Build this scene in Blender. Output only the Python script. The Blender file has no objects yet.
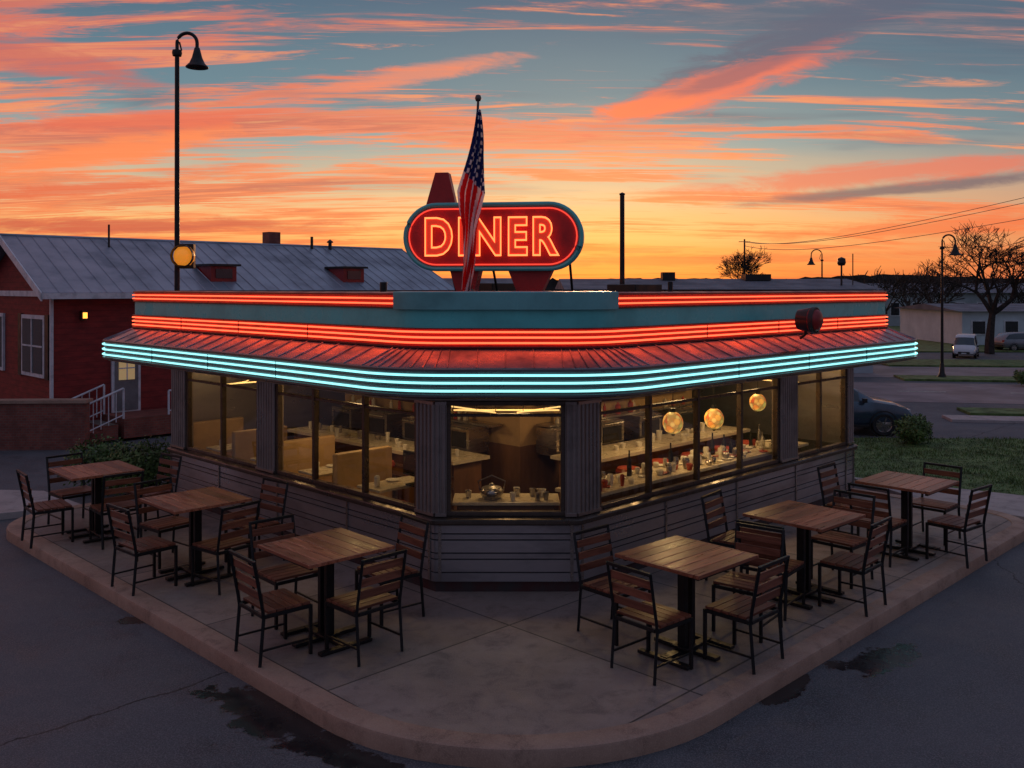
import bpy, bmesh, math, random
from mathutils import Vector, Matrix, noise as mnoise
random.seed(7)
S=bpy.context.scene
S.view_settings.view_transform='Standard'
try: S.view_settings.look='None'
except: pass
S.view_settings.exposure=0
R2=math.sqrt(2)
def lin(c):
    return tuple(((v/255)/12.92 if v/255<=.04045 else ((v/255+.055)/1.055)**2.4) for v in c)
# ---------------------------------------------------------------- node helpers
class NT:
    def __init__(s,t): s.t=t; s.n=t.nodes; s.l=t.links
    def put(s,sock,v):
        if hasattr(v,'is_output'): s.l.new(v,sock)
        elif isinstance(v,(tuple,list)):
            sock.default_value=tuple(v)+((1,) if len(v)==3 and sock.type=='RGBA' else ())
        else: sock.default_value=v
    def m(s,op,a,b=None,c=None,clamp=False):
        n=s.n.new('ShaderNodeMath'); n.operation=op; n.use_clamp=clamp
        s.put(n.inputs[0],a)
        if b is not None: s.put(n.inputs[1],b)
        if c is not None: s.put(n.inputs[2],c)
        return n.outputs[0]
    def mix(s,f,a,b,mode='MIX'):
        n=s.n.new('ShaderNodeMix'); n.data_type='RGBA'; n.blend_type=mode
        s.put(n.inputs[0],f); s.put(n.inputs[6],a); s.put(n.inputs[7],b); return n.outputs[2]
    def mr(s,v,a,b,c=0.,d=1.,smooth=True):
        n=s.n.new('ShaderNodeMapRange'); n.interpolation_type='SMOOTHSTEP' if smooth else 'LINEAR'
        s.put(n.inputs[0],v)
        for i,x in enumerate((a,b,c,d)): n.inputs[i+1].default_value=x
        return n.outputs[0]
    def noise(s,vec,scale,detail=3,rough=.55,dist=0.):
        n=s.n.new('ShaderNodeTexNoise'); s.put(n.inputs['Vector'],vec)
        n.inputs['Scale'].default_value=scale; n.inputs['Detail'].default_value=detail
        n.inputs['Roughness'].default_value=rough; n.inputs['Distortion'].default_value=dist
        return n.outputs[0]
    def mapping(s,vec,loc=(0,0,0),rot=(0,0,0),sc=(1,1,1)):
        n=s.n.new('ShaderNodeMapping'); s.put(n.inputs[0],vec)
        n.inputs[1].default_value=loc; n.inputs[2].default_value=rot; n.inputs[3].default_value=sc
        return n.outputs[0]
    def ramp(s,f,stops):
        n=s.n.new('ShaderNodeValToRGB'); s.put(n.inputs[0],f); r=n.color_ramp
        while len(r.elements)<len(stops): r.elements.new(.5)
        for e,(p,c) in zip(r.elements,stops): e.position=p; e.color=(*c,1)
        return n.outputs[0]
    def sep(s,v):
        n=s.n.new('ShaderNodeSeparateXYZ'); s.put(n.inputs[0],v); return n.outputs
    def comb(s,x,y,z):
        n=s.n.new('ShaderNodeCombineXYZ'); s.put(n.inputs[0],x); s.put(n.inputs[1],y); s.put(n.inputs[2],z); return n.outputs[0]
    def pos(s): return s.n.new('ShaderNodeNewGeometry').outputs['Position']
    def obj(s): return s.n.new('ShaderNodeTexCoord').outputs['Object']
    def bump(s,h,st,dist=.01):
        n=s.n.new('ShaderNodeBump'); s.put(n.inputs['Height'],h); n.inputs['Strength'].default_value=st
        n.inputs['Distance'].default_value=dist; return n.outputs[0]
def newmat(name):
    m=bpy.data.materials.new(name); m.use_nodes=True
    nt=NT(m.node_tree); b=m.node_tree.nodes['Principled BSDF']; return m,nt,b
def pbr(name,col,rough=.5,metal=0.,var=.2,scale=4.,bump=0.,bscale=60.,stretch=(1,1,1),rvar=.12,coat=0.,dirt=0.):
    m,nt,b=newmat(name)
    v=nt.mapping(nt.obj(),sc=stretch)
    n1=nt.noise(v,scale,4,.65)
    f=nt.mr(n1,.3,.7)
    c=nt.mix(f,tuple(x*(1-var) for x in col),tuple(min(1,x*(1+var)) for x in col))
    if dirt>0:
        c=nt.mix(nt.mr(n1,.5,.3,0,dirt),c,tuple(x*.3+.006 for x in col))
    nt.put(b.inputs['Base Color'],c)
    nt.put(b.inputs['Roughness'],nt.mr(n1,.3,.7,min(1,rough+rvar),max(.03,rough-rvar)))
    b.inputs['Metallic'].default_value=metal
    if coat: b.inputs['Coat Weight'].default_value=coat
    if bump: nt.put(b.inputs['Normal'],nt.bump(nt.noise(v,bscale,1),bump,.01))
    return m
def emis(name,col,st,sample=True):
    m,nt,b=newmat(name); b.inputs['Base Color'].default_value=(*[min(1,c) for c in col],1)
    b.inputs['Emission Color'].default_value=(*col,1)
    b.inputs['Emission Strength'].default_value=st; b.inputs['Roughness'].default_value=.3
    if not sample:
        try: m.cycles.emission_sampling='NONE'
        except: pass
    return m
# ---------------------------------------------------------------- mesh builder
class MB:
    def __init__(s): s.v=[];s.f=[];s.mi=[];s.col=None
    def raw(s,vs,fs,mi=0,M=None):
        o=len(s.v)
        for p in vs:
            p=Vector(p)
            if M is not None: p=M@p
            s.v.append(tuple(p))
        for f in fs: s.f.append(tuple(i+o for i in f)); s.mi.append(mi)
    def box(s,c,d,mi=0,M=None,rz=0):
        x,y,z=[k/2 for k in d]
        vs=[(-x,-y,-z),(x,-y,-z),(x,y,-z),(-x,y,-z),(-x,-y,z),(x,-y,z),(x,y,z),(-x,y,z)]
        T=Matrix.Translation(c)@Matrix.Rotation(rz,4,'Z')
        if M is not None: T=M@T
        s.raw(vs,[(0,3,2,1),(4,5,6,7),(0,1,5,4),(1,2,6,5),(2,3,7,6),(3,0,4,7)],mi,T)
    def prism(s,poly,z0,z1,mi=0,M=None,top=None):
        n=len(poly)
        vs=[(p[0],p[1],z0) for p in poly]+[(p[0],p[1],z1) for p in poly]
        s.raw(vs,[(i,(i+1)%n,(i+1)%n+n,i+n) for i in range(n)]+[tuple(range(n))[::-1]],mi,M)
        s.raw(vs[n:],[tuple(range(n))],mi if top is None else top,M)
    def tube(s,pts,r,n=8,mi=0,M=None,closed=False,r1=None):
        pts=[Vector(p) for p in pts]; k=len(pts); vs=[];fs=[]
        for i,p in enumerate(pts):
            a=pts[i-1] if (i>0 or closed) else p
            b=pts[(i+1)%k] if (i<k-1 or closed) else p
            d=(b-a)
            if d.length<1e-9: d=Vector((0,0,1))
            d.normalize()
            up=Vector((0,0,1)) if abs(d.z)<.95 else Vector((1,0,0))
            e=d.cross(up).normalized(); g=e.cross(d)
            rr=r if r1 is None else r+(r1-r)*i/max(1,k-1)
            for j in range(n):
                t=2*math.pi*j/n; vs.append(p+e*math.cos(t)*rr+g*math.sin(t)*rr)
        for i in range(k if closed else k-1):
            for j in range(n):
                a=i*n+j;b=i*n+(j+1)%n;c=((i+1)%k)*n+(j+1)%n;d=((i+1)%k)*n+j
                fs.append((a,b,c,d))
        if not closed: fs.append(tuple(range(n))[::-1]); fs.append(tuple(range((k-1)*n,k*n)))
        s.raw(vs,fs,mi,M)
    def cyl(s,p0,p1,r0,r1=None,n=12,mi=0,M=None):
        s.tube([p0,p1],r0,n,mi,M,False,r0 if r1 is None else r1)
    def lathe(s,prof,c=(0,0,0),n=20,mi=0,M=None):
        vs=[];fs=[]
        for r,z in prof:
            for j in range(n):
                t=2*math.pi*j/n; vs.append((c[0]+r*math.cos(t),c[1]+r*math.sin(t),c[2]+z))
        for i in range(len(prof)-1):
            for j in range(n): fs.append((i*n+j,i*n+(j+1)%n,(i+1)*n+(j+1)%n,(i+1)*n+j))
        s.raw(vs,fs,mi,M)
    def sweep(s,poly,r0s,prof,mi=0,nn=8,rng=None,mis=None):
        rings=[ring(poly,o,r0s,nn) for o,z in prof]; k=len(rings[0]); idx=list(range(k)) if rng is None else rng
        w=len(idx)
        vs=[]
        for rg,(o,z) in zip(rings,prof):
            for i in idx: vs.append((rg[i][0],rg[i][1],z))
        o_=len(s.v); s.v+=[tuple(v) for v in vs]
        for a in range(len(prof)-1):
            for i in range(w if rng is None else w-1):
                j=(i+1)%w; s.f.append((o_+a*w+i,o_+a*w+j,o_+(a+1)*w+j,o_+(a+1)*w+i)); s.mi.append(mi if mis is None else mis[a])
    def obj(s,name,mats,parent=None,smooth=False,bevel=0,recalc=True,loc=None,rz=0):
        me=bpy.data.meshes.new(name); me.from_pydata(s.v,[],s.f)
        for m in (mats if isinstance(mats,(list,tuple)) else [mats]): me.materials.append(m)
        me.polygons.foreach_set('material_index',s.mi)
        if recalc:
            bm=bmesh.new(); bm.from_mesh(me); bmesh.ops.recalc_face_normals(bm,faces=bm.faces); bm.to_mesh(me); bm.free()
        me.update()
        if smooth: 
            for p in me.polygons: p.use_smooth=True
            try: me.set_sharp_from_angle(angle=math.radians(38))
            except: pass
        return place(name,me,parent,bevel,loc,rz)
def place(name,me,parent=None,bevel=0,loc=None,rz=0):
    o=bpy.data.objects.new(name,me); S.collection.objects.link(o)
    if loc: o.location=loc
    o.rotation_euler[2]=rz
    if parent: o.parent=parent
    if bevel:
        b=o.modifiers.new('bevel','BEVEL'); b.width=bevel; b.segments=2; b.limit_method='ANGLE'
    return o
def empty(name,loc=(0,0,0),rz=0,parent=None):
    o=bpy.data.objects.new(name,None); S.collection.objects.link(o); o.location=loc; o.rotation_euler[2]=rz
    o.empty_display_size=.2
    if parent:o.parent=parent
    return o
def ring(poly,off,r0s,nn=8):
    out=[];k=len(poly)
    for i in range(k):
        p=Vector(poly[i]); a=Vector(poly[i-1]); b=Vector(poly[(i+1)%k])
        e1=(p-a).normalized(); e2=(b-p).normalized()
        n1=Vector((e1.y,-e1.x)); n2=Vector((e2.y,-e2.x))
        r0=r0s[i]; c=p-(n1+n2)/(1+n1.dot(n2))*r0; r=r0+off
        t1=math.atan2(n1.y,n1.x); t2=math.atan2(n2.y,n2.x)
        while t2<t1: t2+=2*math.pi
        for j in range(nn+1):
            t=t1+(t2-t1)*j/nn; out.append((c.x+r*math.cos(t),c.y+r*math.sin(t)))
    return out
# ---------------------------------------------------------------- materials
M_black=pbr('black_powder_metal',(.012,.012,.013),.42,.3,.3,12)
def wood(name,c1,c2,rough=.45):
    m,nt,b=newmat(name)
    v=nt.mapping(nt.obj(),sc=(1.5,14,14))
    n=nt.noise(v,2.2,5,.65,1.0); isl=nt.n.new('ShaderNodeNewGeometry').outputs['Random Per Island']
    c=nt.mix(nt.mr(n,.3,.7),c1,c2)
    k=nt.m('MULTIPLY_ADD',isl,.9,.45)
    c=nt.mix(1.,c,nt.comb(k,k,k),'MULTIPLY')
    nt.put(b.inputs['Base Color'],c)
    nt.put(b.inputs['Roughness'],nt.mr(n,.2,.8,rough-.12,rough+.15)); return m
M_wood=wood('oiled_wood',(.25,.066,.032),(.54,.19,.10),.34)
M_slat=wood('chair_wood',(.12,.034,.018),(.25,.082,.045),.4)
M_steel=pbr('stainless_steel',(.40,.37,.35),.30,.95,.15,2.,0,90,(1,1,5),dirt=.3)
M_pier=pbr('fluted_steel',(.38,.34,.32),.36,.9,.15,2.,0,90,(1,1,1),dirt=.3)
M_rib=pbr('ribbed_steel',(.46,.44,.46),.34,.85,.12,.9,0,70,(1,1,3),rvar=.08,dirt=.35)
M_groove=pbr('panel_groove',(.05,.045,.045),.4,.7,.2,2.)
M_eave=pbr('eave_steel',(.18,.19,.20),.30,.9,.12,2.)
M_dark=pbr('dark_trim',(.03,.028,.028),.4,.5)
M_bronze=pbr('bronze_frame',(.12,.095,.08),.36,.75,.2,6)
def brick(name,c1,c2,mortar,sc,off=.5,bw=.5,rh=.25,rough=.7,ms=.02):
    m,nt,b=newmat(name)
    p=nt.sep(nt.obj())
    h=nt.m('ADD',p[0],nt.m('MULTIPLY',p[1],.41))
    vec=nt.comb(h,p[2],0.)
    n=nt.n.new('ShaderNodeTexBrick'); nt.put(n.inputs['Vector'],vec)
    n.inputs['Color1'].default_value=(*c1,1); n.inputs['Color2'].default_value=(*c2,1); n.inputs['Mortar'].default_value=(*mortar,1)
    n.inputs['Scale'].default_value=sc; n.inputs['Mortar Size'].default_value=ms; n.offset=off
    n.inputs['Brick Width'].default_value=bw; n.inputs['Row Height'].default_value=rh
    c=nt.mix(nt.mr(nt.noise(nt.obj(),5,3),.35,.7,0,.5),n.outputs[0],tuple(x*.4 for x in c1))
    nt.put(b.inputs['Base Color'],c); b.inputs['Roughness'].default_value=rough; return m
M_redtile=brick('red_tile',(.24,.014,.012),(.32,.022,.018),(.05,.04,.04),5,0,.5,.5,.25,.35)
M_brick=brick('brick',(.20,.05,.036),(.28,.075,.05),(.15,.12,.10),5)
def siding(name,col,pitch=.12):
    m,nt,b=newmat(name); p=nt.sep(nt.obj())
    f=nt.m('FRACT',nt.m('DIVIDE',p[2],pitch))
    n=nt.noise(nt.mapping(nt.obj(),sc=(1,1,3)),3,4,.65)
    c=nt.mix(nt.mr(n,.3,.7),tuple(x*.7 for x in col),tuple(x*1.2 for x in col))
    c=nt.mix(nt.mr(f,.0,.12,.75,0.),c,tuple(x*.2 for x in col))
    nt.put(b.inputs['Base Color'],c); b.inputs['Roughness'].default_value=.75
    return m
M_siding=siding('red_siding',(.24,.022,.019))
M_white=pbr('white_paint',(.62,.63,.67),.55,0,.12,5,dirt=.25)
M_metalroof=pbr('metal_roofing',(.30,.35,.42),.42,.5,.15,.9,dirt=.3)
M_teal=pbr('teal_enamel',(.12,.56,.54),.32,.0,.10,2,dirt=.15)
M_teald=pbr('teal_grey_enamel',(.16,.42,.42),.36,.0,.12,2,dirt=.2)
M_red=pbr('red_enamel',(.55,.018,.016),.36,.0,.12,3,dirt=.2)
M_redd=pbr('dark_red_enamel',(.30,.016,.014),.38,.0,.15,3,dirt=.2)
M_nred=emis('red_neon',(1,.105,.038),2.5)
M_nsign=emis('sign_neon',(1,.20,.055),2.5)
M_ncyan=emis('cyan_neon',(.30,.86,.88),1.5)
M_nwarm=emis('warm_tube',(1,.62,.2),1.4)
def glassmat():
    m,nt,b=newmat('window_glass'); nt.n.remove(b)
    out=nt.n['Material Output']; tr=nt.n.new('ShaderNodeBsdfTransparent'); gl=nt.n.new('ShaderNodeBsdfGlossy')
    tr.inputs[0].default_value=(.88,.88,.86,1); gl.inputs['Roughness'].default_value=.015
    fr=nt.n.new('ShaderNodeFresnel'); fr.inputs[0].default_value=1.5
    nt.put(gl.inputs['Normal'],nt.bump(nt.noise(nt.obj(),1.3,1),.05,.02))
    mx=nt.n.new('ShaderNodeMixShader'); nt.put(mx.inputs[0],nt.m('MULTIPLY_ADD',fr.outputs[0],1.2,.02,clamp=True))
    nt.l.new(tr.outputs[0],mx.inputs[1]); nt.l.new(gl.outputs[0],mx.inputs[2]); nt.l.new(mx.outputs[0],out.inputs[0]); return m
M_glass=glassmat()
M_darkglass=pbr('dark_glass',(.02,.024,.03),.06,.0,.2,3,coat=.5)
M_cream=pbr('cream_plaster',(.46,.30,.15),.6,0,.15,3)
M_panel=pbr('brown_panel',(.16,.075,.035),.5,0,.3,3,stretch=(1,1,.3))
M_counter=pbr('counter_top',(.58,.50,.38),.3,0,.12,8)
M_china=pbr('china',(.70,.66,.58),.25,0,.1,8)
M_vinyl=pbr('vinyl',(.36,.05,.03),.35,0,.2,5)
M_floor=pbr('interior_floor',(.16,.10,.065),.35,0,.3,4)
M_amber=emis('amber_glow',(1,.42,.06),2.2,False)
def asphalt():
    m,nt,b=newmat('asphalt'); P=nt.pos(); p=nt.sep(P)
    big=nt.noise(P,.35,4,.6); mid=nt.noise(P,2.3,5,.68); fine=nt.noise(P,90,1,.7)
    c=nt.mix(nt.mr(big,.38,.62),(.034,.040,.050),(.074,.080,.092))
    c=nt.mix(nt.mr(mid,.35,.7,0,.55),c,(.10,.10,.108))
    c=nt.mix(nt.mr(mid,.5,.36,0,.45),c,(.022,.025,.030))
    c=nt.mix(nt.mr(fine,.4,.7,0,.8),c,(.16,.16,.17))
    wob=mid
    def stain(x,y,rx,ry,ang):
        dx=nt.m('SUBTRACT',p[0],x); dy=nt.m('SUBTRACT',p[1],y); ca,sa=math.cos(ang),math.sin(ang)
        u=nt.m('DIVIDE',nt.m('ADD',nt.m('MULTIPLY',dx,ca),nt.m('MULTIPLY',dy,sa)),rx)
        w=nt.m('DIVIDE',nt.m('SUBTRACT',nt.m('MULTIPLY',dy,ca),nt.m('MULTIPLY',dx,sa)),ry)
        r=nt.m('SQRT',nt.m('ADD',nt.m('MULTIPLY',u,u),nt.m('MULTIPLY',w,w)))
        r=nt.m('ADD',r,nt.m('MULTIPLY',nt.m('SUBTRACT',wob,.5),3.4))
        return nt.mr(r,.85,1.05,1.,0.)
    k=stain(-1.62,6.72,.70,.34,-.75)
    for a in ((3.1,7.8,.48,.19,.5),(-3.45,8.74,.20,.11,0),(-1.0,6.12,.75,.13,-.5),(2.1,7.2,.35,.09,.8)):
        k=nt.m('MAXIMUM',k,stain(*a))
    c=nt.mix(nt.m('MULTIPLY',k,.92),c,(.008,.008,.010))
    def crack(expr,w=.012):
        d=nt.m('ABSOLUTE',nt.m('ADD',expr,nt.m('MULTIPLY',nt.m('SUBTRACT',mid,.5),.3))); return nt.mr(d,w*.4,w*1.5,1.,0.)
    cr=crack(nt.m('ADD',nt.m('SUBTRACT',p[0],p[1]),9.85),.016)
    cr=nt.m('MAXIMUM',cr,crack(nt.m('SUBTRACT',nt.m('SUBTRACT',p[0],nt.m('MULTIPLY',p[1],.2)),3.4),.008))
    c=nt.mix(nt.m('MULTIPLY',cr,.92),c,(.005,.005,.005))
    nt.put(b.inputs['Base Color'],c)
    r=nt.mr(mid,.3,.7,.55,.8); nt.put(b.inputs['Roughness'],nt.m('SUBTRACT',r,nt.m('MULTIPLY',k,.42)))
    nt.put(b.inputs['Normal'],nt.bump(nt.m('MULTIPLY',fine,nt.m('SUBTRACT',1.,nt.m('MULTIPLY',k,.8))),.5,.008)); return m
M_asph=asphalt()
def concrete(name,c1,c2,joint=True):
    m,nt,b=newmat(name); P=nt.pos(); p=nt.sep(P)
    n1=nt.noise(P,.8,5,.68); n2=nt.noise(P,4,5,.72,.4); n3=nt.noise(P,110,1,.6)
    c=nt.mix(nt.mr(n1,.35,.65),c1,c2); c=nt.mix(nt.mr(n2,.48,.72,0,.6),c,tuple(x*.42 for x in c1))
    c=nt.mix(nt.mr(n3,.4,.75,0,.4),c,tuple(x*1.4 for x in c2))
    if joint:
        u=nt.m('ADD',p[0],p[1]); w=nt.m('SUBTRACT',p[1],p[0])
        def jl(e,off,sp):
            f=nt.m('ABSOLUTE',nt.m('SUBTRACT',nt.m('FRACT',nt.m('DIVIDE',nt.m('ADD',e,off),sp)),.5)); return nt.mr(nt.m('MULTIPLY',f,sp),.006,.018,1.,0.)
        j=nt.m('MAXIMUM',jl(u,1.2,2.7),jl(w,1.15,2.7))
        cell=nt.comb(nt.m('FLOOR',nt.m('ADD',nt.m('DIVIDE',nt.m('ADD',u,1.2),2.7),.5)),nt.m('FLOOR',nt.m('ADD',nt.m('DIVIDE',nt.m('ADD',w,1.15),2.7),.5)),0.)
        wn=nt.n.new('ShaderNodeTexWhiteNoise'); nt.put(wn.inputs[0],cell)
        c=nt.mix(nt.m('MULTIPLY',wn.outputs[0],.4),c,tuple(x*.55 for x in c1))
        c=nt.mix(nt.m('MULTIPLY',j,.85),c,(.02,.018,.016))
    nt.put(b.inputs['Base Color'],c); nt.put(b.inputs['Roughness'],nt.mr(n2,.3,.7,.48,.72))
    nt.put(b.inputs['Normal'],nt.bump(n3,.25,.006)); return m
M_conc=concrete('concrete',(.23,.17,.145),(.34,.26,.225))
M_kerb=concrete('kerb_stone',(.27,.16,.115),(.38,.245,.18),False)
M_path=concrete('path_concrete',(.32,.27,.26),(.42,.36,.35),False)
M_grass=pbr('grass',(.085,.14,.034),.8,0,.45,3)
M_leaf=pbr('leaves',(.09,.15,.035),.6,0,.5,6)
M_bark=pbr('bark',(.030,.022,.018),.85,0,.3,8)
M_farfol=pbr('distant_woods',(.03,.024,.022),.9,0,.4,.3)
# ================================================================ WORLD
W=bpy.data.worlds.new('World'); S.world=W; W.use_nodes=True
nt=NT(W.node_tree); bg=W.node_tree.nodes['Background']; outw=W.node_tree.nodes['World Output']
D=nt.n.new('ShaderNodeTexCoord').outputs['Generated']; d=nt.sep(D)
el=nt.m('ARCSINE',d[2]); az=nt.m('ARCTAN2',d[0],d[1]); ef=nt.m('DIVIDE',el,.6,clamp=True)
L=lin
zz=nt.m('ADD',nt.m('MAXIMUM',d[2],0.),.09)
pl=nt.comb(nt.m('DIVIDE',d[0],zz),nt.m('DIVIDE',d[1],zz),0.)
v2=nt.mapping(pl,loc=(7.3,5.1,0),rot=(0,0,math.radians(-20)),sc=(.5,1.6,1))
n2=nt.noise(v2,.75,4,.6,.4)
ew=nt.m('ADD',ef,nt.m('MULTIPLY',nt.m('SUBTRACT',n2,.5),.07),clamp=True)
base=nt.ramp(ew,[(0,L((232,120,62))),(.05,L((244,150,80))),(.10,L((248,182,112))),(.17,L((220,186,144))),(.25,L((146,164,162))),(.34,L((98,130,144))),(.50,L((70,98,122))),(.72,L((92,110,140))),(1,L((110,124,152)))])
rt=nt.ramp(ew,[(0,L((196,92,72))),(.06,L((222,118,82))),(.11,L((216,144,106))),(.18,L((148,140,138))),(.26,L((98,120,134))),(.38,L((74,100,120))),(.55,L((66,88,114))),(1,L((104,118,150)))])
sky=nt.mix(nt.mr(az,.12,.62,0,.85),base,rt)
v1=nt.mapping(pl,loc=(3.1,1.7,0),rot=(0,0,math.radians(-32)),sc=(.42,1.25,1))
n1=nt.noise(v1,.95,6,.62,.7)
v3=nt.mapping(pl,loc=(1.3,9.1,0),rot=(0,0,math.radians(-52)),sc=(.34,2.8,1))
n3=nt.noise(v3,2.4,7,.70,1.3)
leftb=nt.mr(az,-.5,.45,.05,-.022)
comb_=nt.m('ADD',nt.m('ADD',nt.m('MULTIPLY',n1,.54),nt.m('MULTIPLY',n3,.46)),leftb)
cm=nt.mr(comb_,.488,.565)
ccol=nt.ramp(ef,[(0,L((226,88,56))),(.10,L((244,120,72))),(.22,L((250,132,82))),(.4,L((226,114,90))),(.55,L((180,112,104))),(1,L((130,112,128)))])
ccol=nt.mix(nt.mr(comb_,.54,.64,0,.7),ccol,L((182,84,76)))
ccol=nt.mix(nt.mr(n3,.52,.64,0,.45),ccol,L((255,172,108)))
sky=nt.mix(nt.m('MULTIPLY',cm,.9),sky,ccol)
dm=nt.mr(n2,.54,.66)
sky=nt.mix(nt.m('MULTIPLY',nt.m('MULTIPLY',dm,nt.mr(ef,.10,.32)),.62),sky,nt.mix(nt.mr(n3,.4,.6),L((84,94,114)),L((124,112,122))))
cn=nt.noise(nt.mapping(nt.comb(az,el,0.),rot=(0,0,math.radians(-18)),sc=(5,26,1)),1.8,6,.70,.9)
def streak(sky,a0,e0,ra,re,tilt,col,amt,w=1.3):
    dx=nt.m('SUBTRACT',az,a0); dy=nt.m('SUBTRACT',el,e0); ca,sa=math.cos(tilt),math.sin(tilt)
    u=nt.m('DIVIDE',nt.m('ADD',nt.m('MULTIPLY',dx,ca),nt.m('MULTIPLY',dy,sa)),ra)
    q=nt.m('DIVIDE',nt.m('SUBTRACT',nt.m('MULTIPLY',dy,ca),nt.m('MULTIPLY',dx,sa)),re)
    r=nt.m('SQRT',nt.m('ADD',nt.m('MULTIPLY',u,u),nt.m('MULTIPLY',q,q)))
    r=nt.m('ADD',r,nt.m('MULTIPLY',nt.m('SUBTRACT',cn,.5),w*2))
    return nt.mix(nt.m('MULTIPLY',nt.mr(r,.35,1.25,1.,0.),amt),sky,col)
sky=streak(sky,.28,.240,.17,.028,.34,L((84,92,114)),.9)
sky=streak(sky,.21,.205,.15,.018,.26,L((240,112,84)),.9)
sky=streak(sky,.24,.220,.10,.009,.30,L((140,90,102)),.75)
sky=streak(sky,.15,.190,.07,.009,.12,L((252,120,78)),.85)
sky=streak(sky,.40,.098,.17,.007,.06,L((104,88,104)),.85,.8)
sky=streak(sky,.36,.112,.20,.012,.05,L((232,108,82)),.75)
sky=streak(sky,.44,.060,.16,.010,.03,L((236,100,62)),.7)
sky=streak(sky,.22,.030,.20,.006,.02,L((206,92,68)),.6)
sky=streak(sky,-.42,.130,.14,.014,.24,L((254,134,78)),.85)
sky=streak(sky,-.38,.165,.15,.010,.10,L((232,104,76)),.75)
sky=streak(sky,-.48,.215,.12,.018,-.10,L((200,100,90)),.75)
sky=streak(sky,-.44,.095,.12,.006,.12,L((228,100,66)),.8)
sky=streak(sky,-.38,.062,.20,.008,.02,L((200,86,70)),.8)
sky=streak(sky,-.10,.225,.13,.010,.18,L((244,134,96)),.7)
sky=streak(sky,.0,.045,.16,.006,-.02,L((236,118,66)),.6)
back=nt.mr(d[1],.35,-.55)
bk=nt.ramp(ef,[(0,L((96,84,102))),(.25,L((96,98,124))),(1,L((110,124,152)))])
bk=nt.mix(nt.m('MULTIPLY',cm,.2),bk,L((140,112,122)))
sky=nt.mix(back,sky,bk)
nt.put(bg.inputs[0],sky); bg.inputs[1].default_value=1.0
ns=nt.n.new('ShaderNodeTexSky'); ns.sky_type='NISHITA'; ns.sun_disc=False
ns.sun_elevation=math.radians(2.5); ns.sun_rotation=math.radians(4)
b2=nt.n.new('ShaderNodeBackground'); nt.l.new(ns.outputs[0],b2.inputs[0]); b2.inputs[1].default_value=.012
ad=nt.n.new('ShaderNodeAddShader'); nt.l.new(bg.outputs[0],ad.inputs[0]); nt.l.new(b2.outputs[0],ad.inputs[1]); nt.l.new(ad.outputs[0],outw.inputs[0])
sd=bpy.data.lights.new('sun','SUN'); sd.energy=.5; sd.angle=math.radians(6); sd.color=(1,.5,.25)
so=bpy.data.objects.new('sun',sd); S.collection.objects.link(so)
a=math.radians(4); e=math.radians(4)
so.rotation_euler=Vector((math.sin(a)*math.cos(e),math.cos(a)*math.cos(e),math.sin(e))).to_track_quat('Z','Y').to_euler()
# ================================================================ GROUND
g=MB(); g.raw([(-700,-300,-.12),(700,-300,-.12),(700,1100,-.12),(-700,1100,-.12)],[(0,1,2,3)]); g.obj('ground',M_asph)
slabp=[(.05,5.2),(6.95,12.1),(.1,18.95),(-6.8,12.05)]; slr=[2.0,.8,.8,.9]
g=MB(); g.prism(ring(slabp,-.20,slr,18),-.11,0.0); g.obj('sidewalk',M_conc)
g=MB(); g.sweep(slabp,slr,[(-.20,-.11),(-.20,.004),(-.192,.012),(-.03,.012),(-.008,.002),(0,-.02),(.0,-.125)],nn=18)
g.obj('kerb',M_kerb,smooth=True)
g=MB()
g.prism([(5.9,13.2),(7.1,12.0),(34,6.6),(34,8.2),(7.6,13.5),(5.4,14.95)],-.118,-.03)
g.obj('path',M_path)
g=MB(); g.prism([(-30,14.2),(-7.6,12.1),(-6.0,13.0),(-7.0,13.9),(-30,16.2)],-.118,-.03); g.obj('path',M_path)
def strip(name,c,w,l,ang,z,mat):
    g=MB(); T=Matrix.Translation((c[0],c[1],0))@Matrix.Rotation(ang,4,'Z')
    g.prism([(-l/2,-w/2),(l/2,-w/2),(l/2,w/2),(-l/2,w/2)],-.118,z,0,T); return g.obj(name,mat)
lawn=[(5.4,15.05),(7.65,13.6),(34,8.4),(44,14),(12,18.7),(7.2,18.95),(4.6,18.2)]
g=MB(); g.prism(lawn,-.118,-.05); g.obj('lawn',M_grass)
def inpoly(x,y,p):
    c=False
    for i in range(len(p)):
        x1,y1=p[i-1];x2,y2=p[i]
        if (y1>y)!=(y2>y) and x<(x2-x1)*(y-y1)/(y2-y1)+x1: c=not c
    return c
g=MB(); k=0
while k<24000:
    x=random.uniform(4.6,13.5);y=random.uniform(12,19)
    if not inpoly(x,y,lawn): continue
    k+=1
    h=max(.02,random.uniform(.03,.08)*(.6+.8*mnoise.noise((x*1.2,y*1.2,0)))); t=random.uniform(0,6.3); w=.008
    g.raw([(x-w*math.cos(t),y-w*math.sin(t),-.052),(x+w*math.cos(t),y+w*math.sin(t),-.052),(x+random.uniform(-.03,.03),y+random.uniform(-.03,.03),-.05+h)],[(0,1,2)])
g.obj('grass',M_grass,recalc=False)
strip('road',(34,24.4),5.4,52,-.16,-.112,pbr('worn_asphalt',(.25,.20,.20),.75,0,.2,.6))
strip('grass_verge',(34,19.6),1.1,46,-.16,-.05,M_grass)
strip('path',(33,18.35),.8,46,-.16,-.055,M_path)
strip('grass_verge',(36,28.3),1.5,46,-.16,-.05,M_grass)
strip('parking_lot',(36,32),5.0,48,-.13,-.113,bpy.data.materials['worn_asphalt'])
strip('grass_verge',(40,36),3.2,50,-.10,-.05,M_grass)
strip('lawn',(60,75),60,110,0,-.06,M_grass)
g=MB()
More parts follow.
